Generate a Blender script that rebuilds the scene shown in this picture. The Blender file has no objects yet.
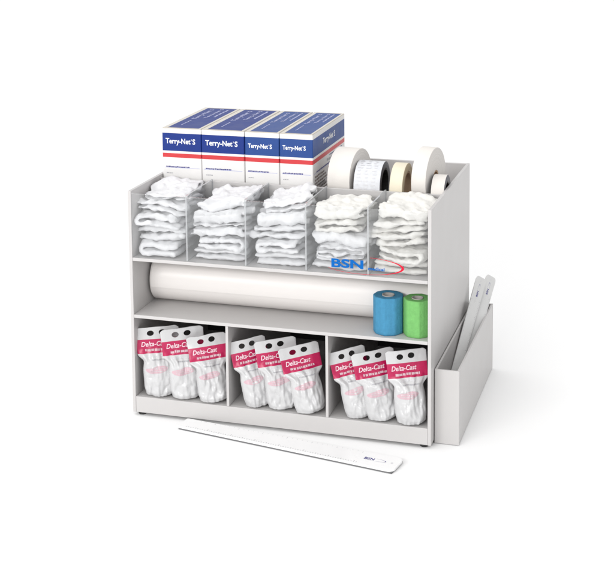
import bpy, bmesh, math, random
from mathutils import Vector, Matrix, noise
R = math.radians
scene = bpy.context.scene
col = scene.collection

# ------------------------------------------------------------------ helpers
def mat(name, color, rough=.5, spec=.5, var=0.0, var_scale=30, bump=0.0, bump_scale=200, **kw):
    m = bpy.data.materials.new(name); m.use_nodes = True
    nt = m.node_tree; b = nt.nodes['Principled BSDF']
    b.inputs['Base Color'].default_value = (*color, 1)
    b.inputs['Roughness'].default_value = rough
    b.inputs['Specular IOR Level'].default_value = spec
    for k, v in kw.items(): b.inputs[k.replace('_', ' ')].default_value = v
    tc = nt.nodes.new('ShaderNodeTexCoord')
    if var:
        n = nt.nodes.new('ShaderNodeTexNoise'); n.inputs['Scale'].default_value = var_scale; n.inputs['Detail'].default_value = 5
        nt.links.new(tc.outputs['Object'], n.inputs['Vector'])
        mr = nt.nodes.new('ShaderNodeMapRange'); mr.inputs[3].default_value = 1-var; mr.inputs[4].default_value = 1+var
        mr.inputs[1].default_value = .3; mr.inputs[2].default_value = .7
        nt.links.new(n.outputs['Fac'], mr.inputs[0])
        mx = nt.nodes.new('ShaderNodeVectorMath'); mx.operation = 'SCALE'; mx.inputs[0].default_value = color
        nt.links.new(mr.outputs[0], mx.inputs['Scale']); nt.links.new(mx.outputs[0], b.inputs['Base Color'])
        r2 = nt.nodes.new('ShaderNodeMapRange'); r2.inputs[3].default_value = max(rough-.1, .02); r2.inputs[4].default_value = min(rough+.12, 1)
        nt.links.new(n.outputs['Fac'], r2.inputs[0]); nt.links.new(r2.outputs[0], b.inputs['Roughness'])
    if bump:
        n = nt.nodes.new('ShaderNodeTexNoise'); n.inputs['Scale'].default_value = bump_scale; n.inputs['Detail'].default_value = 4
        nt.links.new(tc.outputs['Object'], n.inputs['Vector'])
        bp = nt.nodes.new('ShaderNodeBump'); bp.inputs['Strength'].default_value = bump; bp.inputs['Distance'].default_value = .001
        nt.links.new(n.outputs['Fac'], bp.inputs['Height']); nt.links.new(bp.outputs[0], b.inputs['Normal'])
    return m

def ring_mat(name, color, rough, amount=.12, freq=900):
    """wound tape seen from its side: concentric layers round the local x axis"""
    m = mat(name, color, rough); nt = m.node_tree; b = nt.nodes['Principled BSDF']
    tc = nt.nodes.new('ShaderNodeTexCoord'); sx = nt.nodes.new('ShaderNodeSeparateXYZ')
    nt.links.new(tc.outputs['Object'], sx.inputs[0])
    cb = nt.nodes.new('ShaderNodeCombineXYZ'); nt.links.new(sx.outputs[1], cb.inputs[1]); nt.links.new(sx.outputs[2], cb.inputs[2])
    ln = nt.nodes.new('ShaderNodeVectorMath'); ln.operation = 'LENGTH'; nt.links.new(cb.outputs[0], ln.inputs[0])
    ml = nt.nodes.new('ShaderNodeMath'); ml.operation = 'MULTIPLY'; ml.inputs[1].default_value = freq; nt.links.new(ln.outputs['Value'], ml.inputs[0])
    n = nt.nodes.new('ShaderNodeTexNoise'); n.noise_dimensions = '1D'; n.inputs['Scale'].default_value = 1; nt.links.new(ml.outputs[0], n.inputs['W'])
    mr = nt.nodes.new('ShaderNodeMapRange'); mr.inputs[1].default_value = .3; mr.inputs[2].default_value = .7
    mr.inputs[3].default_value = 1-amount; mr.inputs[4].default_value = 1+amount; nt.links.new(n.outputs['Fac'], mr.inputs[0])
    mx = nt.nodes.new('ShaderNodeVectorMath'); mx.operation = 'SCALE'; mx.inputs[0].default_value = color
    nt.links.new(mr.outputs[0], mx.inputs['Scale']); nt.links.new(mx.outputs[0], b.inputs['Base Color'])
    return m

def clear_mat(name, tint, milk):
    m = bpy.data.materials.new(name); m.use_nodes = True; nt = m.node_tree; nt.nodes.clear()
    out = nt.nodes.new('ShaderNodeOutputMaterial'); tr = nt.nodes.new('ShaderNodeBsdfTransparent'); tr.inputs[0].default_value = (*tint, 1)
    gl = nt.nodes.new('ShaderNodeBsdfGlossy'); gl.inputs['Roughness'].default_value = .06; gl.inputs[0].default_value = (.9, .9, .9, 1)
    fr = nt.nodes.new('ShaderNodeFresnel'); ge = nt.nodes.new('ShaderNodeNewGeometry')
    m1 = nt.nodes.new('ShaderNodeMath'); m1.operation = 'MULTIPLY_ADD'; m1.inputs[1].default_value = -2; m1.inputs[2].default_value = 1
    m2 = nt.nodes.new('ShaderNodeMath'); m2.operation = 'POWER'; m2.inputs[0].default_value = 1.4     # same index from both faces of the sheet
    nt.links.new(ge.outputs['Backfacing'], m1.inputs[0]); nt.links.new(m1.outputs[0], m2.inputs[1]); nt.links.new(m2.outputs[0], fr.inputs[0])
    df = nt.nodes.new('ShaderNodeBsdfDiffuse'); df.inputs[0].default_value = (.62, .63, .64, 1)
    mx0 = nt.nodes.new('ShaderNodeMixShader'); mx0.inputs[0].default_value = milk
    mx = nt.nodes.new('ShaderNodeMixShader')
    nt.links.new(tr.outputs[0], mx0.inputs[1]); nt.links.new(df.outputs[0], mx0.inputs[2])
    nt.links.new(fr.outputs[0], mx.inputs[0]); nt.links.new(mx0.outputs[0], mx.inputs[1]); nt.links.new(gl.outputs[0], mx.inputs[2])
    nt.links.new(mx.outputs[0], out.inputs[0]); return m

class MB:
    """collects faces with material slots; build() links them as ONE mesh object"""
    def __init__(s): s.v = []; s.f = []; s.m = []; s.mats = []; s.sm = []
    def slot(s, m):
        if m not in s.mats: s.mats.append(m)
        return s.mats.index(m)
    def add(s, verts, faces, m, smooth=False):
        o = len(s.v); s.v += [tuple(v) for v in verts]; k = s.slot(m)
        for f in faces: s.f.append(tuple(i+o for i in f)); s.m.append(k); s.sm.append(smooth)
    def box(s, a, b, m, bev=.0007):
        bm = bmesh.new(); bmesh.ops.create_cube(bm, size=1)
        for v in bm.verts:
            v.co = Vector([(a[i]+b[i])/2 + v.co[i]*(b[i]-a[i]) for i in range(3)])
        if bev: bmesh.ops.bevel(bm, geom=bm.edges[:], offset=bev, segments=2, affect='EDGES', profile=.6)
        bm.verts.index_update()
        s.add([v.co.copy() for v in bm.verts], [[v.index for v in f.verts] for f in bm.faces], m); bm.free()
    def lathe(s, prof, m, n=64, axis='z', c=(0, 0, 0), fn=None, smooth=True, closed=True, mats=None):
        """prof: (radius, height) loop"""
        k = len(prof); vs = []
        for i in range(n):
            a = 2*math.pi*i/n
            for (r, h) in prof:
                rr = r*(fn(a, h, r) if fn else 1)
                p = (rr*math.cos(a), rr*math.sin(a), h) if axis == 'z' else (h, rr*math.cos(a), rr*math.sin(a))
                vs.append((p[0]+c[0], p[1]+c[1], p[2]+c[2]))
        for j in range(k if closed else k-1):
            j2 = (j+1) % k
            fs = [(i*k+j, ((i+1) % n)*k+j, ((i+1) % n)*k+j2, i*k+j2) for i in range(n)]
            if j == 0: base = len(s.v); s.v += vs
            ms = s.slot(mats[j] if mats else m)
            for f in fs: s.f.append(tuple(q+base for q in f)); s.m.append(ms); s.sm.append(smooth)
    def build(s, name, parent=None, loc=None, recalc=True, autosmooth=None):
        me = bpy.data.meshes.new(name); me.from_pydata(s.v, [], s.f)
        for m in s.mats: me.materials.append(m)
        me.polygons.foreach_set('material_index', s.m); me.polygons.foreach_set('use_smooth', s.sm)
        if recalc:
            bm = bmesh.new(); bm.from_mesh(me); bmesh.ops.recalc_face_normals(bm, faces=bm.faces); bm.to_mesh(me); bm.free()
        me.update()
        if autosmooth is not None: me.set_sharp_from_angle(angle=R(autosmooth))
        o = bpy.data.objects.new(name, me); col.objects.link(o)
        if parent: o.parent = parent
        if loc: o.location = loc
        return o

def tag(o, label=None, cat=None, group=None, kind=None):
    if label: o['label'] = label
    if cat: o['category'] = cat
    if group: o['group'] = group
    if kind: o['kind'] = kind
    return o
def empty(name, loc=(0, 0, 0), rot=(0, 0, 0)):
    o = bpy.data.objects.new(name, None); o.empty_display_size = .02; col.objects.link(o)
    o.location = loc; o.rotation_euler = rot; return o

_tc = {}
def text_geo(s, bold=.0, shear=0.0, spacing=1.0):
    key = (s, bold, shear, spacing)
    if key not in _tc:
        cu = bpy.data.curves.new('lettering', 'FONT'); cu.body = s; cu.offset = bold; cu.shear = shear; cu.space_character = spacing
        cu.resolution_u = 3
        o = bpy.data.objects.new('lettering', cu); col.objects.link(o)
        dg = bpy.context.evaluated_depsgraph_get(); me = o.evaluated_get(dg).to_mesh()
        vs = [(v.co.x, v.co.y) for v in me.vertices]; fs = [tuple(p.vertices) for p in me.polygons]
        o.evaluated_get(dg).to_mesh_clear(); bpy.data.objects.remove(o); bpy.data.curves.remove(cu)
        _tc[key] = (vs, fs)
    return _tc[key]
def text_fit(s, x0, x1, y0, y1, **kw):
    """lettering fitted into a rectangle"""
    vs, fs = text_geo(s, **kw)
    ax = min(v[0] for v in vs); bx = max(v[0] for v in vs); ay = min(v[1] for v in vs); by = max(v[1] for v in vs)
    return [(x0+(v[0]-ax)/(bx-ax)*(x1-x0), y0+(v[1]-ay)/(by-ay)*(y1-y0)) for v in vs], fs
def put(mb, geo, fn, m):
    vs, fs = geo; mb.add([fn(*v) for v in vs], fs, m)
def rect(x0, x1, y0, y1): return [(x0, y0), (x1, y0), (x1, y1), (x0, y1)], [(0, 1, 2, 3)]
def dashes(x0, x1, y0, y1, seed, n=9):
    """fine print too small to read: short uneven strokes"""
    rnd = random.Random(seed); vs = []; fs = []; x = x0; step = (x1-x0)/n
    while x < x1:
        w = min(step*rnd.uniform(.35, 1.1), x1-x); j = rnd.uniform(-.15, .15)*(y1-y0); o = len(vs)
        vs += [(x, y0+j), (x+w, y0+j), (x+w, y1+j), (x, y1+j)]; fs.append((o, o+1, o+2, o+3)); x += w+step*rnd.uniform(.12, .3)
    return vs, fs
def swoosh(cx, cy, a, b, t0, t1, w0, w1, n=48):
    vs = []; fs = []
    for i in range(n+1):
        t = R(t0+(t1-t0)*i/n); w = w0+(w1-w0)*max(math.cos(t), 0)**3
        c, s_ = math.cos(t), math.sin(t)
        vs += [(cx+(a-w)*c, cy+(b-w*.6)*s_), (cx+a*c, cy+b*s_)]
        if i: fs.append((2*i-2, 2*i-1, 2*i+1, 2*i))
    return vs, fs

# ------------------------------------------------------------------ materials
WHITE = (.53, .516, .510)
M_panel = mat('white_laminate', WHITE, .38, .4, var=.012, var_scale=14, bump=.03, bump_scale=350)
M_clear = clear_mat('clear_acrylic', (.985, .988, .99), .05)
M_edge = clear_mat('clear_acrylic_divider', (.93, .935, .94), .07)
M_frost = clear_mat('acrylic_cut_edge', (.62, .63, .64), .6)
M_foot = mat('black_rubber', (.02, .02, .02), .6)
M_floor = mat('studio_floor', (.87, .87, .87), .9, .1)
M_cloth = mat('stockinette', (.73, .73, .74), .95, .1, var=.03, var_scale=40, bump=.6, bump_scale=420)
M_cloth2 = mat('stockinette_cream', (.735, .722, .69), .95, .1, var=.03, var_scale=40, bump=.6, bump_scale=420)
M_blue = mat('carton_blue', (.008, .030, .20), .45, .25, var=.05)
M_blue2 = mat('carton_blue_faded', (.020, .062, .24), .45, .25, var=.05)
M_cw = mat('carton_white', (.73, .72, .71), .5, .4, var=.02)
M_cbeige = mat('carton_edge', (.50, .46, .40), .7, .3, var=.08)
M_lid = mat('carton_lid_margin', (.62, .59, .535), .6, .3, var=.05)
M_red = mat('carton_red', (.56, .035, .042), .42, .4, var=.04)
M_print = mat('print_white', (.85, .86, .88), .5)
M_pale = mat('print_pale_violet', (.42, .44, .68), .5)
M_navy = mat('print_navy', (.05, .05, .22), .5)
M_grey = mat('print_grey', (.38, .38, .40), .5)
M_dgrey = mat('print_warm_grey', (.22, .18, .16), .5)
M_lightgrey = mat('print_light_grey', (.62, .62, .64), .5)
M_logoblue = mat('logo_blue', (.002, .115, .42), .5, .1)
M_logored = mat('logo_red', (.62, .012, .04), .5, .1)
M_pouch = mat('pouch_film', (.55, .55, .555), .24, .5, var=.015, var_scale=60, bump=.55, bump_scale=70)
M_mag = mat('pouch_magenta', (.44, .006, .075), .3, .5, var=.10, var_scale=60, bump=.5, bump_scale=90)
M_pink = mat('pouch_pink', (.58, .40, .445), .35, .4, var=.06)
M_film = mat('roll_film', (.73, .70, .68), .36, .5, var=.02, var_scale=8, bump=.5, bump_scale=18)
M_card = mat('cardboard', (.40, .28, .19), .8, .2, var=.1)
M_cohb = mat('cohesive_blue', (.06, .24, .40), .85, .2, var=.08, var_scale=120, bump=.8, bump_scale=300)
M_cohg = mat('cohesive_green', (.17, .44, .135), .85, .2, var=.08, var_scale=120, bump=.8, bump_scale=300)
M_pprint = mat('print_soft_white', (.78, .58, .64), .5)
M_tape = mat('tape_white', (.72, .69, .655), .7, .3, var=.03, bump=.2, bump_scale=300)
M_tape_side = ring_mat('tape_white_side', (.60, .575, .55), .7)
M_tgrey = mat('tape_pale_grey', (.66, .67, .70), .5, .4, var=.06, var_scale=160)
M_tdark = ring_mat('tape_dark_side', (.06, .06, .075), .5, .3)
M_tcream = mat('tape_cream', (.74, .68, .54), .6, .3, var=.05)
M_ttan = ring_mat('tape_tan_side', (.50, .42, .29), .7, .15)
M_contact_shadow = mat('contact_shadow_grey', (.16, .16, .165), .8)  # contact shadow as a dark colour, under the front strip
M_ruler = mat('ruler_plastic', (.86, .86, .86), .3, .5, var=.01)
M_rulerg = mat('ruler_plastic_grey', (.62, .62, .615), .3, .5, var=.02)

# ------------------------------------------------------------------ setting
g = MB(); g.add([(-60, -60, 0), (60, -60, 0), (60, 60, 0), (-60, 60, 0)], [(0, 1, 2, 3)], M_floor)
tag(g.build('ground'), kind='structure')

# ------------------------------------------------------------------ cabinet
W, D, H, T = .56, .387, .424, .006
Z0 = .006; S1 = .2999; S2 = .1924; B0 = .0364; YI = .139
cab = empty('storage_cabinet')
tag(cab, 'white tabletop supply cabinet with open shelves, three lower compartments and clear upper bins', 'cabinet')
def part(name, a, b, m=M_panel, bev=.0007):
    mb = MB(); mb.box(a, b, m, bev); return mb.build(name, cab)
part('side_panel', (0, 0, Z0), (T, D, H)); part('side_panel', (W-T, 0, Z0), (W, D, H))
e = .0002
M_shade_board = mat('added_shade_black', (.012, .012, .013), .7)  # black for the deep shade inside the lower compartments
part('back_panel', (T+e, D-T, Z0), (W-T-e, D, H-.0004))
part('bottom_panel', (T+e, T+.001, .029), (W-T-e, D-T-e, B0-.0003))
part('plinth', (T+e, .0004, Z0+.0004), (W-T-e, T+.0004, B0))
part('shelf', (T+e, .0004, S2-T), (W-T-e, D-T-e, S2)); part('shelf', (T+e, .0004, S1-T), (W-T-e, D-T-e, S1))
part('added_shade_board', (T+e, D-T-.0025, B0+e), (W-T-e, D-T-e, S2-T-e), M_shade_board, 0)  # added board, darkens the lower compartments
for k in (1, 2):
    x = W*k/3; part('divider', (x-.0025, .0008, B0+e), (x+.0025, D-T-.0027, S2-T-e))
part('bin_back', (T+e, YI, S1+e), (W-T-e, YI+.005, .4178))
part('channel_floor', (T+e, YI+.005+e, .369), (W-T-e, D-T-e, .375))
for k in range(1, 5):
    x = W*k/5; dv = MB(); x0, x1, y0, y1, z0, z1 = x-.0014, x+.0014, .0036, YI-e, S1+.0004, .4212
    for xx in (x0, x1): dv.add([(xx, y0, z0), (xx, y1, z0), (xx, y1, z1), (xx, y0, z1)], [(0, 1, 2, 3)], M_edge)
    for a, b in (((y0, z0), (y0, z1)), ((y0, z1), (y1, z1)), ((y1, z1), (y1, z0)), ((y1, z0), (y0, z0))):
        dv.add([(x0, *a), (x1, *a), (x1, *b), (x0, *b)], [(0, 1, 2, 3)], M_frost)
    dv.build('clear_divider', cab)
fw = MB(); fw.box((T+.0004, .001, S1+.0004), (W-T-.0004, .003, .4196), M_clear, .0004)
front = fw.build('clear_front', cab)
lg = MB(); lf = lambda x, z: (x, .0006, z)
put(lg, text_fit('BSN', .383, .4405, .3115, .3275, bold=.035), lf, M_logoblue)
put(lg, text_fit('medical', .449, .478, .3108, .3168, bold=.03), lf, M_logoblue)
put(lg, swoosh(.44, .318, .0725, .0155, -150, 80, .0010, .0046), lambda x, z: (x, .0007, z), M_logored)
lo = lg.build('logo', front, recalc=False); lo['label'] = 'blue BSN lettering with red swoosh on the clear front'
for (x, y) in ((.014, .012), (.546, .012), (.014, .37), (.546, .37)):
    mb = MB(); mb.lathe([(0.0001, 0), (.0065, 0), (.0075, .001), (.0075, .006), (.0001, .006)], M_foot, 24, c=(x, y, 0), closed=False); mb.build('foot', cab)

# ------------------------------------------------------------------ side bin with rulers
sb = empty('ruler_bin', (W+.0012, .026, 0))
tag(sb, 'narrow open white bin holding measuring strips against the right side of the cabinet', 'bin')
bw, bd, bh, bt = .0432, .385, .1349, .004
def bpart(name, a, b): mb = MB(); mb.box(a, b, M_panel, .0006); return mb.build(name, sb)
bpart('front_wall', (0, 0, .001), (bw, bt, bh)); bpart('back_wall', (0, bd-bt, .001), (bw, bd, bh))
bpart('side_wall', (0.0003, bt+e, .0012), (bt, bd-bt-e, bh-.0003)); bpart('side_wall', (bw-bt, bt+e, .0012), (bw-.0003, bd-bt-e, bh-.0003))
bpart('bottom', (bt+e, bt+e, .0014), (bw-bt-e, bd-bt-e, .006))

def ruler_mesh(m):
    L, w0, w1, t = .4217, .0365, .0515, .0042
    mb = MB()
    pts = [(0, -w0/2), ]
    rr = .011
    def arc(cx, cy, r, a0, a1, n=8): return [(cx+r*math.cos(R(a0+(a1-a0)*i/n)), cy+r*math.sin(R(a0+(a1-a0)*i/n))) for i in range(n+1)]
    pts = arc(.003, -w0/2+.003, .003, 180, 270, 4) + arc(L-rr, -w1/2+rr, rr, -90, 0) + arc(L-rr, w1/2-rr, rr, 0, 90) + arc(.003, w0/2-.003, .003, 90, 180, 4)
    n = len(pts); q = .0004
    c = (L/2, 0)
    def ins(p): d = Vector((c[0]-p[0], c[1]-p[1])); s = Vector((math.copysign(1, d.x), math.copysign(1, d.y)))*q; return (p[0]+s.x, p[1]+s.y)
    vs = [(x, y, z) for (x, y), z in [(ins(p), 0) for p in pts]+[(p, q) for p in pts]+[(p, t-q) for p in pts]+[(ins(p), t) for p in pts]]
    fs = [tuple(range(n))[::-1], tuple(range(3*n, 4*n))]
    for k in range(3): fs += [(k*n+i, k*n+(i+1) % n, (k+1)*n+(i+1) % n, (k+1)*n+i) for i in range(n)]
    mb.add(vs, fs, m)
    top = lambda x, y: (x, y, t+.0002)
    for i in range(1, 72):                       # scale marks along both edges
        x = .012+i*.0048; w = (w0+(w1-w0)*x/L)/2; l = .0065 if i % 10 == 0 else (.0045 if i % 5 == 0 else .0028)
        put(mb, rect(x, x+.0008, -w+.0022, -w+.0022+l), top, M_grey)
        if i % 2 == 0: put(mb, rect(x, x+.0005, w-.0022-l*.8, w-.0022), top, M_grey)
    put(mb, text_fit('BSN', L-.062, L-.044, -.0035, .0045, bold=.03), top, M_navy)
    put(mb, swoosh(L-.045, .0, .0225, .0052, -150, 80, .0004, .0018, 32), top, M_navy)
    hole = [(L-.012+.0022*math.cos(2*math.pi*i/16), .0022*math.sin(2*math.pi*i/16)) for i in range(16)]
    put(mb, (hole, [tuple(range(16))]), top, M_lightgrey)
    return mb
r0 = ruler_mesh(M_ruler).build('measuring_strip', recalc=False)
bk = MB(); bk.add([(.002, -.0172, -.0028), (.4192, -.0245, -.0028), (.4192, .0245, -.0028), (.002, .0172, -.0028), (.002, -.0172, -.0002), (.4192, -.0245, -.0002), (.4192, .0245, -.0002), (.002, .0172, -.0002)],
    [(3, 2, 1, 0), (4, 5, 6, 7), (0, 1, 5, 4), (1, 2, 6, 5), (2, 3, 7, 6), (3, 0, 4, 7)], M_contact_shadow); bk.build('contact_shadow_strip', r0)  # added dark slab draws the shadow line below the strip
r0.location = (.1065, -.0215, .0031); r0.rotation_euler = (0, 0, math.atan2(-.068, .416))
tag(r0, 'white plastic measuring strip lying flat on the ground in front of the cabinet', 'ruler', 'measuring strips')
for (p, d, phi, lab) in [((.5690, .036, .028), (.0115, .371, .158), -58, 'grey measuring strip leaning in the side bin, nearer to the cabinet wall'),
                         ((.5845, .070, .034), (.0095, .380, .145), -58, 'grey measuring strip leaning in the side bin, farther out and reaching higher')]:
    o = ruler_mesh(M_rulerg).build('measuring_strip', recalc=False)
    x = Vector(d).normalized(); y = Vector((0, 0, 1)); y = (y-x*y.dot(x)).normalized(); z = x.cross(y)
    if z.x < 0: z = -z; y = z.cross(x)
    rot = Matrix((x, y, z)).transposed() @ Matrix.Rotation(R(phi), 3, 'X'); k_ = .42
    o.matrix_world = Matrix.Translation(p) @ rot.to_4x4() @ Matrix.Diagonal((.955, k_, 1, 1))
    tag(o, lab, 'ruler', 'measuring strips')

# ------------------------------------------------------------------ cartons
def title(mb, x0, x1, y0, y1, fn, m):
    w_ = x1-x0; hh = y1-y0
    put(mb, text_fit('Terry-Net', x0, x0+w_*.84, y0, y1, bold=.022), fn, m)
    put(mb, text_fit('\u00ae', x0+w_*.855, x0+w_*.89, y1-hh*.25, y1-hh*.02), fn, m)
    put(mb, text_fit('S', x0+w_*.91, x1, y0+hh*.22, y1, bold=.022), fn, m)

def carton(x0, x1, blue, narrow, seed):
    y0, y1, z0, z1 = .151, .3805, .3753, .5137
    w = x1-x0-.0006; d = y1-y0; h = z1-z0; mb = MB(); q = .0012
    # body from strips so that the print follows the faces; edges softened by a thin chamfer of bare board
    zz = [0, h-.0585, h-.0572, h-.0490, h-.0445, h-.0100, h-q]
    mm = [M_cw, M_cw, M_red, M_cw, blue, M_cw]
    xs = ((q, 0), (w-q, 0), (w, q), (w, d-q), (w-q, d), (q, d), (0, d-q), (0, q))
    for k in range(6):
        for i in range(8):
            a, b = xs[i], xs[(i+1) % 8]
            mb.add([(a[0], a[1], zz[k]), (b[0], b[1], zz[k]), (b[0], b[1], zz[k+1]), (a[0], a[1], zz[k+1])], [(0, 1, 2, 3)], (M_cbeige if zz[k] > h-.03 and False else mm[k]))
    ins = [(min(max(p[0], q), w-q), min(max(p[1], q), d-q)) for p in xs]
    for i in range(8):
        a, b = xs[i], xs[(i+1) % 8]; c, e_ = ins[(i+1) % 8], ins[i]
        vs = [(a[0], a[1], h-q), (b[0], b[1], h-q), (c[0], c[1], h), (e_[0], e_[1], h)]
        mb.add(vs, [(0, 1, 2, 3)], M_cbeige)
    # lid top: pale margins with the blue panel
    ml, mr_, mf = w*.11, w*.06, .010
    X = [q, q+ml, w-q-mr_, w-q]; Y = [q, q+.004, d-q-.006, d-q]
    for i in range(3):
        for j in range(3):
            mb.add([(X[i], Y[j], h), (X[i+1], Y[j], h), (X[i+1], Y[j+1], h), (X[i], Y[j+1], h)], [(0, 1, 2, 3)], blue if i == 1 and j == 1 else (M_lid if i != 1 else M_cbeige))
    mb.add([(p[0], p[1], 0) for p in xs], [tuple(range(8))[::-1]], M_cw)
    fr = lambda x, z: (x, -.0003, z); tp = lambda y, x: (w-x, y, h+.0003); sd = lambda y, z: (w+.0003, y, z)
    tw = .76 if not narrow else .70
    title(mb, w*.09, w*(.09+tw), h-.0335, h-.0200 if not narrow else h-.0225, fr, M_print)
    put(mb, rect(.004, w-.004, h-.0772, h-.0764), fr, M_pale)
    put(mb, dashes(w*.09, w*.70, h-.0764, h-.0742, seed, 14), fr, M_navy)
    put(mb, dashes(w*.10, w*.26, h-.0885, h-.0868, seed+1, 4), fr, M_grey)
    # lettering on the lid runs from front to back
    fw_ = w-ml-mr_
    title(mb, d*.42, d*.90, mr_+fw_*.62, mr_+fw_*.80, tp, M_pale)
    title(mb, d*.48, d*.93, mr_+fw_*.36, mr_+fw_*.50, tp, M_pale)
    put(mb, dashes(d*.55, d*.92, mr_+fw_*.20, mr_+fw_*.26, seed+3, 10), tp, M_pale)
    put(mb, dashes(d*.14, d*.36, mr_+fw_*.70, mr_+fw_*.74, seed+4, 8), tp, M_pale)
    title(mb, d*.30, d*.68, h-.0345, h-.0195, sd, M_print)
    put(mb, rect(.006, d-.006, h-.0772, h-.0764), sd, M_pale)
    put(mb, dashes(d*.1, d*.6, h-.0764, h-.0742, seed+7, 18), sd, M_navy)
    put(mb, dashes(d*.42, d*.93, h-.0700, h-.0655, seed+31, 9), sd, M_grey); put(mb, dashes(d*.50, d*.90, h-.0620, h-.0600, seed+32, 12), sd, M_navy)
    for k in range(7):
        put(mb, dashes(d*.06, d*(.34+.05*(k % 3)), h-.0855-k*.0062, h-.0822-k*.0062, seed+60+k, 7), sd, M_dgrey)
        put(mb, dashes(d*.46, d*(.74+.06*(k % 2)), h-.0842-k*.0062, h-.0815-k*.0062, seed+80+k, 9), sd, M_dgrey if k % 3 else M_red)
    for (yy, ll) in ((.30, .3), (.36, .22), (.42, .26)): put(mb, dashes(d*yy*.5, d*(yy*.5+ll), h-.085-yy*.06, h-.083-yy*.06, seed+int(yy*100), 9), sd, M_grey)
    o = mb.build('bandage_carton', loc=(x0+.0003, y0, z0), recalc=False); return o
G = 'bandage cartons in a row on top of the cabinet'
tag(carton(.0065, .0865, M_blue, False, 1), 'wide dark blue and white carton with red stripe, at the left end of the row', 'carton', G)
tag(carton(.0868, .1728, M_blue, False, 2), 'wide dark blue and white carton with red stripe, second from the left', 'carton', G)
tag(carton(.1738, .2418, M_blue2, True, 3), 'narrow lighter blue carton between a wide dark blue carton and another narrow one', 'carton', G)
tag(carton(.2424, .3072, M_blue2, True, 4), 'narrow lighter blue carton beside the white tape rolls, its printed side showing', 'carton', G)

# ------------------------------------------------------------------ tape rolls
def tape(x, y, r, w, ri, mt, ms, mc, yaw, label, marks=False):
    t = empty('tape_roll', (x, y, .3752+r), (R(yaw*1.0)*0, 0, R(-yaw)))
    tag(t, label, 'tape roll', 'tape rolls standing behind the clear bins')
    h = w/2; b = .0013
    mb = MB()
    prof = [(ri, -h), (r-b, -h), (r-.3*b, -h+.3*b), (r, -h+b), (r, h-b), (r-.3*b, h-.3*b), (r-b, h), (ri, h)]
    mb.lathe(prof, mt, 96, 'x', mats=[ms, ms, mt, mt, mt, ms, ms, mt], smooth=True, fn=lambda a, hh, rr: 1+.004*math.sin(3*a+x*90))
    if marks:
        rnd = random.Random(5)
        for k in range(26):
            a0 = R(70+k*9)
            for j in range(3):
                hx = -h*.75+j*h*.55+rnd.uniform(-.002, .002); ww = rnd.uniform(.004, .009)
                vs = []
                for aa in (a0, a0+.05):
                    for xx in (hx, hx+ww): vs.append((xx, (r+.0006)*math.cos(aa), (r+.0006)*math.sin(aa)))
                mb.add(vs, [(0, 1, 3, 2)], M_lightgrey)
    mb.build('tape', t, autosmooth=40)
    c = MB(); c.lathe([(ri-.0004, -h+.0004), (ri-.0004, h-.0004), (ri-.003, h-.0004), (ri-.003, -h+.0004)], mc, 64, 'x', smooth=True)
    c.build('core', t, autosmooth=40)
    # a loose end stuck on the tread
    return t
tape(.364, .202, .0535, .045, .020, M_tape, M_tape_side, M_card, 9, 'wide white tape roll next to the cartons')
tape(.4105, .1885, .0435, .050, .031, M_tgrey, M_tdark, M_foot, 0, 'wide pale grey tape roll with dark sides and faint printing', True)
tape(.4665, .188, .0430, .0245, .028, M_tcream, M_ttan, M_card, 2, 'narrow cream tape roll with tan sides')
tape(.5145, .203, .0575, .028, .016, M_tape, M_tape_side, M_card, 8, 'tall narrow white tape roll standing highest in the row')
tape(.5415, .180, .0350, .0245, .024, M_tape, M_tdark, M_foot, 0, 'small white tape roll with dark sides beside the right panel')

# ------------------------------------------------------------------ shelf: long roll and cohesive bandages
lr = empty('plaster_roll', (.281, .108, S2+.0453)); tag(lr, 'long glossy off-white roll lying across the middle shelf', 'roll')
mb = MB(); hl = .270; rr = .045
prof = [(.017, -hl), (rr-.002, -hl), (rr-.0006, -hl+.0006), (rr, -hl+.002)] + [(rr, -hl+.002+(2*hl-.004)*i/24) for i in range(1, 24)] + [(rr, hl-.002), (rr-.0006, hl-.0006), (rr-.002, hl), (.017, hl)]
mb.lathe(prof, M_film, 96, 'x', fn=lambda a, h, r: 1+(.006*noise.noise(Vector((h*9, math.cos(a)*1.2, math.sin(a)*1.2))) if r > .03 else 0))
# loose outer edge of the sheet
vs = []; fs = []
for i in range(13):
    a = R(90+i*8.6)
    for xx in (-hl+.004, hl-.004): vs.append((xx, (rr+.0007+.00010*i)*math.cos(a), (rr+.0007+.00010*i)*math.sin(a)))
    if i: fs.append((2*i-2, 2*i-1, 2*i+1, 2*i))
mb.add(vs, fs, M_film, True)
mb.build('sheet', lr, autosmooth=50)
mb = MB(); mb.lathe([(.0168, -hl-.0015), (.0168, hl+.0015), (.0135, hl+.0015), (.0135, -hl-.0015)], M_card, 48, 'x'); mb.build('core', lr, autosmooth=40)

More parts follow.
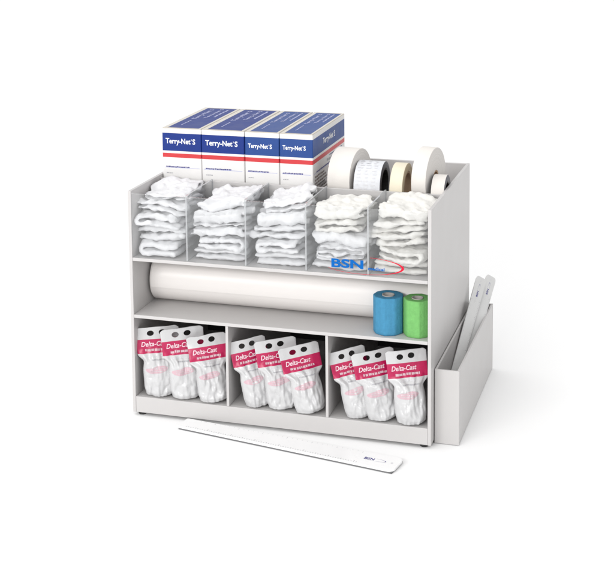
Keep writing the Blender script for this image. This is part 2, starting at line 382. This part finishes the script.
M_core = mat('grey_core', (.42, .40, .38), .8)
def cohesive(x, y, r, h, m, sides, ph, label, seed):
    t = empty('bandage_roll', (x, y, S2+.0003)); tag(t, label, 'bandage roll', 'upright bandage rolls on the middle shelf')
    def fn(a, hh, rad):
        if rad < r*.6: return 1
        k = math.cos(math.pi/sides)/math.cos(((a+ph) % (2*math.pi/sides))-math.pi/sides)
        return (.25+.75*k/.96)*(1-.035*((a+1.9) % (2*math.pi))/(2*math.pi))*(1+.012*noise.noise(Vector((math.cos(a)*2.5, math.sin(a)*2.5, hh*14+seed)))+.013*noise.noise(Vector((math.cos(a)*8, math.sin(a)*8, hh*9+seed)))+.004*noise.noise(Vector((math.cos(a)*20, math.sin(a)*20, hh*160+seed))))
    ri = r*.42
    prof = [(ri, .001), (r*.96, 0), (r, .0015)] + [(r, .0015+(h-.0035)*i/18) for i in range(1, 18)] + [(r, h-.002), (r*.985, h-.0006), (r*.95, h), (r*.8, h-.0008), (r*.6, h-.0004), (ri, h-.001)]
    b = MB(); b.lathe(prof, m, 96, 'z', fn=fn); b.build('bandage', t, autosmooth=60)
    c = MB(); c.lathe([(ri-.0003, .002), (ri-.0003, h+.0004), (ri-.0016, h+.0004), (ri-.0016, .002)], M_core, 40, 'z'); c.build('core', t, autosmooth=40)
cohesive(.4765, .0352, .0268, .0665, M_cohb, 9, .2, 'blue cohesive bandage roll standing on the middle shelf', 1)
cohesive(.5288, .0345, .0250, .0655, M_cohg, 7, .35, 'green cohesive bandage roll standing on the middle shelf beside the right panel', 2)

# ------------------------------------------------------------------ casting tape pouches
def sstep(a, b, x): t = min(max((x-a)/(b-a), 0), 1); return t*t*(3-2*t)
def pouch(x, y, yaw, roll, lean, hs, seed, label, wd=1.0):
    rnd = random.Random(seed); so = seed*7.31
    Hh = .128*hs; NU, NV = 44, 76
    asym = rnd.uniform(-.15, .15)
    def hw(v):
        w = .0305+.0083*sstep(.50, .62, v)-.0022*math.exp(-((v-.50)/.08)**2)-.0025*(1-sstep(0, .12, v))
        return (w+.001*sstep(.75, 1, v))*wd
    def ht(v):
        t = .0205*(1-sstep(.36, .72, v))*math.sqrt(min(1, .62+v/.14)) + .0005
        return t
    def P(u, v, s, off=0):
        w = hw(v); t = ht(v); au = abs(u)
        sec = (1-au**2.4)**.62 if au < 1 else 0
        body = 1-sstep(.5, .72, v)
        px = u*w; pz = v*Hh+.0045*u*u*(1-v)**3*body
        yy = s*(t*sec+.0004)
        n1 = noise.noise(Vector((u*1.6+so, v*4.2, s*3.0)))*.0065*body*(1-au**4)
        n2 = noise.noise(Vector((u*4.5+so, v*9, s*3.0+5)))*.0042*(.35+.65*body)*(1-au**6)
        # crimps where the film gathers under the header
        cr = math.sin(u*11+so+3*noise.noise(Vector((u*2, v*3, so))))*.0016*math.exp(-((v-.56)/.10)**2)*(1-au**4)
        n2 -= .0022*(1-abs(noise.noise(Vector((u*2.2+v*3+so*2, v*5-u*2, 17.)))))**6*body*(1-au**6)
        yy += s*(n1+n2*.8+cr)*(1 if body > 0.02 else .4)
        yy += .004*noise.noise(Vector((u*.9+so, v*1.6, 9.)))*sstep(.5, .9, v) + .003*u*u*sstep(.6, 1, v)
        pz += .0016*noise.noise(Vector((u*1.3+so, 3., 1.)))*sstep(.8, 1, v)-.004*max(0, au-.8)/.2*sstep(.93, 1, v)*sstep(.8, 1, au)
        if s < 0 and off: yy -= off
        return Vector((px, yy, pz))
    # side print rows snap to band limits
    vv = sorted(set([i/NV for i in range(NV+1)] + [.625, .825]))
    vv = [v for v in vv if v in (.625, .825) or min(abs(v-.625), abs(v-.825)) > .006]
    NVv = len(vv)-1; uu = [-1+2*i/NU for i in range(NU+1)]
    holes = [(-.32, .912, .165, .040), (.24, .918, .165, .040)]
    def inside(u, v):
        for (cu, cv, ru, rv) in holes:
            if ((u-cu)/ru)**2+((v-cv)/rv)**2 < 1: return (cu, cv, ru, rv)
    mb = MB(); vid = {}
    verts = []; faces = []; fm = []
    rim = {}
    kill = {(i, j) for i in range(NU) for j in range(NVv) if inside((uu[i]+uu[i+1])/2, (vv[j]+vv[j+1])/2)}
    for s in (-1, 1):
        for j, v in enumerate(vv):
            for i, u in enumerate(uu):
                a, b = u, v
                around = [(i+di, j+dj) for di in (-1, 0) for dj in (-1, 0)]
                k = sum(c in kill for c in around)
                if 0 < k < 4:                   # snap the rim of the hole onto its ellipse
                    h = min(holes, key=lambda q: ((u-q[0])/q[2])**2+((v-q[1])/q[3])**2)
                    d = math.hypot((u-h[0])/h[2], (v-h[1])/h[3]) or 1
                    a = h[0]+(u-h[0])/d; b = h[1]+(v-h[1])/d
                if i in (0, NU): pp = (P(a, b, -1)+P(a, b, 1))/2
                else: pp = P(a, b, s)
                vid[(i, j, s)] = len(verts); verts.append(pp)
    def m_of(v): return M_mag if .625 <= v < .825 else M_pouch
    for s in (-1, 1):
        for i in range(NU):
            for j in range(NVv):
                if (i, j) in kill: continue
                q = (vid[(i, j, s)], vid[(i+1, j, s)], vid[(i+1, j+1, s)], vid[(i, j+1, s)])
                faces.append(q if s < 0 else q[::-1]); fm.append(m_of((vv[j]+vv[j+1])/2))
    for i in range(NU):
        faces.append((vid[(i, 0, 1)], vid[(i+1, 0, 1)], vid[(i+1, 0, -1)], vid[(i, 0, -1)])); fm.append(M_pouch)
        faces.append((vid[(i, NVv, -1)], vid[(i+1, NVv, -1)], vid[(i+1, NVv, 1)], vid[(i, NVv, 1)])); fm.append(M_pouch)
    for f, m in zip(faces, fm):
        mb.f.append(f); mb.m.append(mb.slot(m)); mb.sm.append(True)
    mb.v = [tuple(v) for v in verts]
    fnp = lambda u, v: P(u, v, -1, .0005)
    def fine(geo):                               # short strips so that print follows the film
        vs, fs = geo; V = []; F = []
        for f in fs:
            x0, x1 = vs[f[0]][0], vs[f[1]][0]; y0, y1 = vs[f[0]][1], vs[f[2]][1]; n = max(1, int(abs(x1-x0)/.05))
            for k in range(n):
                o = len(V); a = x0+(x1-x0)*k/n; b = x0+(x1-x0)*(k+1)/n; V += [(a, y0), (b, y0), (b, y1), (a, y1)]; F.append((o, o+1, o+2, o+3))
        return V, F
    put(mb, text_fit('Delta-Cast', -.80, .46, .722, .794, bold=.018, shear=.25), fnp, M_pprint)
    put(mb, fine(dashes(-.62, .60, .656, .686, seed+3, 8)), fnp, M_pink)
    put(mb, fine(dashes(-.55, .35, .578, .590, seed, 12)), fnp, M_lightgrey)
    put(mb, fine(dashes(-.40, .62, .530, .546, seed+1, 13)), fnp, M_grey)
    # pale pink emblem: a soft lens shape
    V = []; F = []
    for i in range(25):
        u = -.86+1.4*i/24; t = (i/24-.5)*2; hh = .046*(1-abs(t)**3)**.5*(.85+.15*math.sin(t*2.2+1))+.001; c = .405+.012*math.sin(t*2)
        for k in range(3): V.append((u, c-hh+hh*k))
        if i:
            for k in range(2): a = 3*(i-1)+k; F.append((a, a+3, a+4, a+1))
    put(mb, (V, F), fnp, M_pink)
    for k in range(3): put(mb, fine(dashes(-.6, .5, .432-k*.024, .438-k*.024, seed+5+k, 9)), lambda u, v: P(u, v, -1, .0008), M_pouch)
    o = mb.build('casting_tape_pouch', recalc=False)
    o.matrix_world = Matrix.Translation((x, y, B0+.0012)) @ Matrix.Rotation(R(yaw), 4, 'Z') @ Matrix.Rotation(R(-roll), 4, 'Y') @ Matrix.Rotation(R(-lean), 4, 'X')
    tag(o, label, 'pouch', 'white and magenta casting tape pouches')
    return o
sides = ('left', 'middle', 'right')
PK = [ # x, y, yaw, roll, lean, height scale
    [(.049, .021, 22, 3, 4, .985), (.101, .022, 25, 4, 6, 1.0), (.156, .017, 26, 6, 12, .94, .93)],
    [(.2405, .022, 32, 9, 9, .95, .86), (.287, .022, 27, 6, 10, .965, .96), (.340, .017, 33, 8, 14, .935, .94)],
    [(.4295, .022, 32, 10, 10, .945, .86), (.472, .021, 26, 8, 11, .94, .97), (.523, .017, 21, 4, 7, 1.0, .91)]]
order = ('at the left, half hidden', 'between two others', 'at the right, nearest the front')
for c in range(3):
    for k in range(3):
        p_ = PK[c][k]; pouch(*p_[:6], wd=p_[6] if len(p_) > 6 else 1.0, seed=11+c*3+k, label=f'white pouch with magenta band in the {sides[c]} compartment, {order[k]}')

# ------------------------------------------------------------------ folded stockinette
def folded(cx, cy, z0, w, d, h, layers, seed, name_label, m=M_cloth, front_fold=False, tilt=0, yaw=0, rough=1.0, rise=0):
    """one piece of tubular cloth folded back and forth, built as a serpentine ribbon with softened ends"""
    rnd = random.Random(seed); so = seed*3.77
    lw, lv = (d, w) if front_fold else (w, d)     # lw runs along the folds, lv is the width of the ribbon
    r = h/(2*layers); line = []
    NL = 26
    flip = rnd.random() < .5
    for i in range(layers):
        z = h*(i+.5)/layers; sgn = 1 if i % 2 == 0 else -1
        if flip: sgn = -sgn
        e0 = rnd.uniform(.0, .006); e1 = rnd.uniform(.0, .006)
        a, b = -lw/2+r+e0, lw/2-r-e1
        for k in range(NL+1):
            t = k/NL; line.append((sgn*(a+(b-a)*t) if sgn > 0 else -sgn*(b-(b-a)*t)*1.0, z) if False else ((a+(b-a)*t) if sgn > 0 else (b-(b-a)*t), z))
        if i < layers-1:
            xe = b if sgn > 0 else a
            for k in range(1, 6):
                th = -math.pi/2+math.pi*k/6; line.append((xe+sgn*r*1.0*math.cos(th), z+r+r*math.sin(th)))
    n = len(line); th = r*.93
    nor = []
    for i in range(n):
        p = line[max(i-1, 0)]; q = line[min(i+1, n-1)]; t = Vector((q[0]-p[0], q[1]-p[1])); t.normalize(); nor.append((-t.y, t.x))
    NVv = 38; vs = []; fs = []
    def wob(u, v, z):
        p = Vector((u*26+so, v*26, z*40)); q = Vector((u*70+so, v*60, z*110))
        f = rough
        du = noise.noise(p)*.0065*f+noise.noise(q)*.0022*f
        dv = noise.noise(p+Vector((31, 7, 3)))*.0065*f+noise.noise(q+Vector((11, 3, 8)))*.0018*f
        dz = noise.noise(Vector((u*20+so+50, v*20, z*12)))*.0065*f+noise.noise(Vector((u*55+so, v*70, z*60)))*.0026*f
        dz -= .05*h*(abs(2*u/lw)**3+abs(2*v/lv)**3)*(z/h-.2)
        return u+du, v+dv, z+dz
    for j in range(NVv+1):
        s = -1+2*j/NVv; vv_ = s*lv/2
        k = (1-abs(s)**5)**.5 if abs(s) < 1 else 0
        k = .66+.34*k
        for side in (1, -1):
            for i in range(n):
                e_ = 1.0
                if i < 3: e_ = (.35, .8, .95)[i]
                if i > n-4: e_ = (.95, .8, .35)[i-(n-3)]
                shift = .0035*noise.noise(Vector((i*.11+so, s*1.5, 4.)))*rough
                u = line[i][0]+nor[i][0]*side*th*k*e_; z = line[i][1]+nor[i][1]*side*th*k*e_
                u *= 1-.10*abs(s)**4; u, v, z = wob(u, vv_*(1-.08*abs(2*u/lw)**4)+shift*(abs(s)**3)*3, z)
                vs.append((u, v, z))
    row = 2*n
    for j in range(NVv):
        for i in range(n-1):
            a = j*row+i; fs.append((a, a+1, a+row+1, a+row)); b = a+n; fs.append((b+1, b, b+row, b+row+1))
        for i in (0, n-1):
            a = j*row+i; q = (a, a+n, a+n+row, a+row); fs.append(q if i == n-1 else q[::-1])
    for j in (0, NVv):
        for i in range(n-1):
            a = j*row+i; q = (a, a+1, a+n+1, a+n); fs.append(q if j else q[::-1])
    if front_fold: vs = [(v, u, z) for (u, v, z) in vs]; fs = [f[::-1] for f in fs]
    mb = MB(); mb.add(vs, fs, m, True)
    o = mb.build('folded_bandage')
    me = o.data; nn = [v.normal.copy() for v in me.vertices]
    for v, nv in zip(me.vertices, nn):           # creases: fine ridges, mostly along the folds
        p = v.co; q = Vector((p.x*38+so, p.y*38, p.z*150)); q2 = Vector((p.x*75, p.y*75+so, p.z*60))
        c1 = 3*abs(noise.noise(q))-1; c2 = 3*abs(noise.noise(q2+Vector((9, 4, 2))))-1
        v.co = p+nv*((max(c1, -.9)*.0020+max(c2, -.9)*.0014)*rough+noise.noise(Vector((p.x*160, p.y*160+so, p.z*260)))*.0006)
    # a cloth bends: shear the piece up to one side instead of turning it rigidly
    for v in o.data.vertices:
        c = v.co; c.z += math.tan(R(tilt))*c.x + rise*sstep(-.01, d/2, c.y)
    o.location = (cx, cy, z0); o.rotation_euler = (0, 0, R(yaw))
    tag(o, name_label, 'folded bandage', 'folded white bandages stacked in the clear bins')
    return o
names = ('leftmost', 'second', 'middle', 'fourth', 'rightmost')
# per bin: list of (height, layers, width, dx, dy, front_fold, tilt, yaw, rise)
ST = [
    [(.030, 2, .088, .001, 0, False, 1, 2, 0), (.031, 2, .090, .002, .001, True, 3, -2, 0), (.028, 2, .092, -.001, 0, False, -4, 2, 0), (.024, 2, .092, -.001, .002, True, -2, -3, .002), (.014, 2, .082, .002, .016, True, 0, 4, .010)],
    [(.024, 2, .092, .001, 0, True, 1, 0, 0), (.026, 2, .094, 0, 0, False, 0, 2, 0), (.027, 3, .094, .000, 0, True, 2, -2, 0), (.026, 2, .094, .001, .002, True, 5, -2, .003), (.019, 2, .088, .004, .012, True, 9, 3, .008)],
    [(.026, 2, .092, .003, 0, True, 0, 0, 0), (.027, 2, .092, .001, 0, False, 1, 2, 0), (.027, 2, .094, -.001, 0, True, 2, -2, 0), (.028, 2, .090, .002, .001, True, 3, 2, 0), (.020, 2, .080, .005, .014, True, 9, 6, .008)],
    [(.024, 2, .092, .001, 0, True, 0, 1, 0), (.027, 3, .092, .0, 0, False, 2, 3, 0), (.026, 2, .094, -.001, 0, True, -2, -3, 0), (.026, 2, .090, .001, .0, False, 3, 2, 0), (.022, 2, .088, 0, .004, True, 3, -4, .004)],
    [(.026, 2, .090, .001, 0, True, -1, 0, 0), (.028, 2, .088, .001, 0, False, -5, -3, 0), (.028, 2, .088, -.006, 0, True, 3, 3, 0), (.027, 2, .086, -.005, .001, True, 5, 2, 0), (.018, 2, .086, .002, .012, True, -3, -2, .008)],
]
pos = {0: 'bottom of its stack', 1: 'second from the bottom', 2: 'third from the bottom', 3: 'fourth from the bottom', 4: 'fifth from the bottom'}
for b in range(5):
    z = S1+.0006; cx = W*(b+.5)/5
    if b == 0: cx -= .002
    if b == 4: cx -= .002
    for k, (h, ly, w, dx, dy, ff, tilt, yaw, rise) in enumerate(ST[b]):
        pl = pos[k] if k < len(ST[b])-1 else 'top of its stack'
        folded(cx+dx, .068+dy, z, w*1.06, .116, h*.95, ly, 100+b*10+k, f'folded white bandage in the {names[b]} clear bin, {pl}', M_cloth2 if (b == 4 or (b == 3 and k > 2)) else M_cloth, ff, tilt, yaw, rise=rise, rough=.6 if k == 0 else 1.0)
        z += h*.885

# ------------------------------------------------------------------ light
w = bpy.data.worlds.new('World'); scene.world = w; w.use_nodes = True; nt = w.node_tree
bg = nt.nodes['Background']; tc = nt.nodes.new('ShaderNodeTexCoord')
dot = nt.nodes.new('ShaderNodeVectorMath'); dot.operation = 'DOT_PRODUCT'; dot.inputs[1].default_value = Vector((-.32, -.18, .93)).normalized()
nt.links.new(tc.outputs['Generated'], dot.inputs[0])
mr = nt.nodes.new('ShaderNodeMapRange'); mr.inputs[1].default_value = -1; mr.inputs[2].default_value = 1; mr.inputs[3].default_value = .12; mr.inputs[4].default_value = 1.6
nt.links.new(dot.outputs['Value'], mr.inputs[0]); nt.links.new(mr.outputs[0], bg.inputs['Strength'])
bg.inputs[0].default_value = (1, 1, 1, 1)
def area(name, loc, aim, sx, sy, power):
    l = bpy.data.lights.new(name, 'AREA'); l.shape = 'RECTANGLE'; l.size = sx; l.size_y = sy; l.energy = power; l.color = (1, .993, .985)
    o = bpy.data.objects.new(name, l); col.objects.link(o); o.location = loc
    o.rotation_euler = (Vector(aim)-Vector(loc)).to_track_quat('-Z', 'Y').to_euler(); return o
area('softbox', (-.4, -3.2, 1.5), (.28, .1, .2), 2.4, .5, 72)

# ------------------------------------------------------------------ camera
cam = bpy.data.cameras.new('camera'); co = bpy.data.objects.new('camera', cam); col.objects.link(co); scene.camera = co
cam.sensor_fit = 'HORIZONTAL'; cam.sensor_width = 36; cam.lens = 1342.55/614*36
cam.shift_x = (307-296.842)/614; cam.shift_y = (40.11-291.5)/614
cam.clip_start = .05; cam.clip_end = 300
co.location = (.99272, -2.19275, .9911); co.rotation_euler = (1.44823, .00964, .29472)
scene.view_settings.view_transform = 'Standard'; scene.view_settings.look = 'None'; scene.view_settings.exposure = -.18; scene.view_settings.gamma = 1
scene.cycles.use_denoising = True; scene.cycles.max_bounces = 10; scene.cycles.transparent_max_bounces = 16
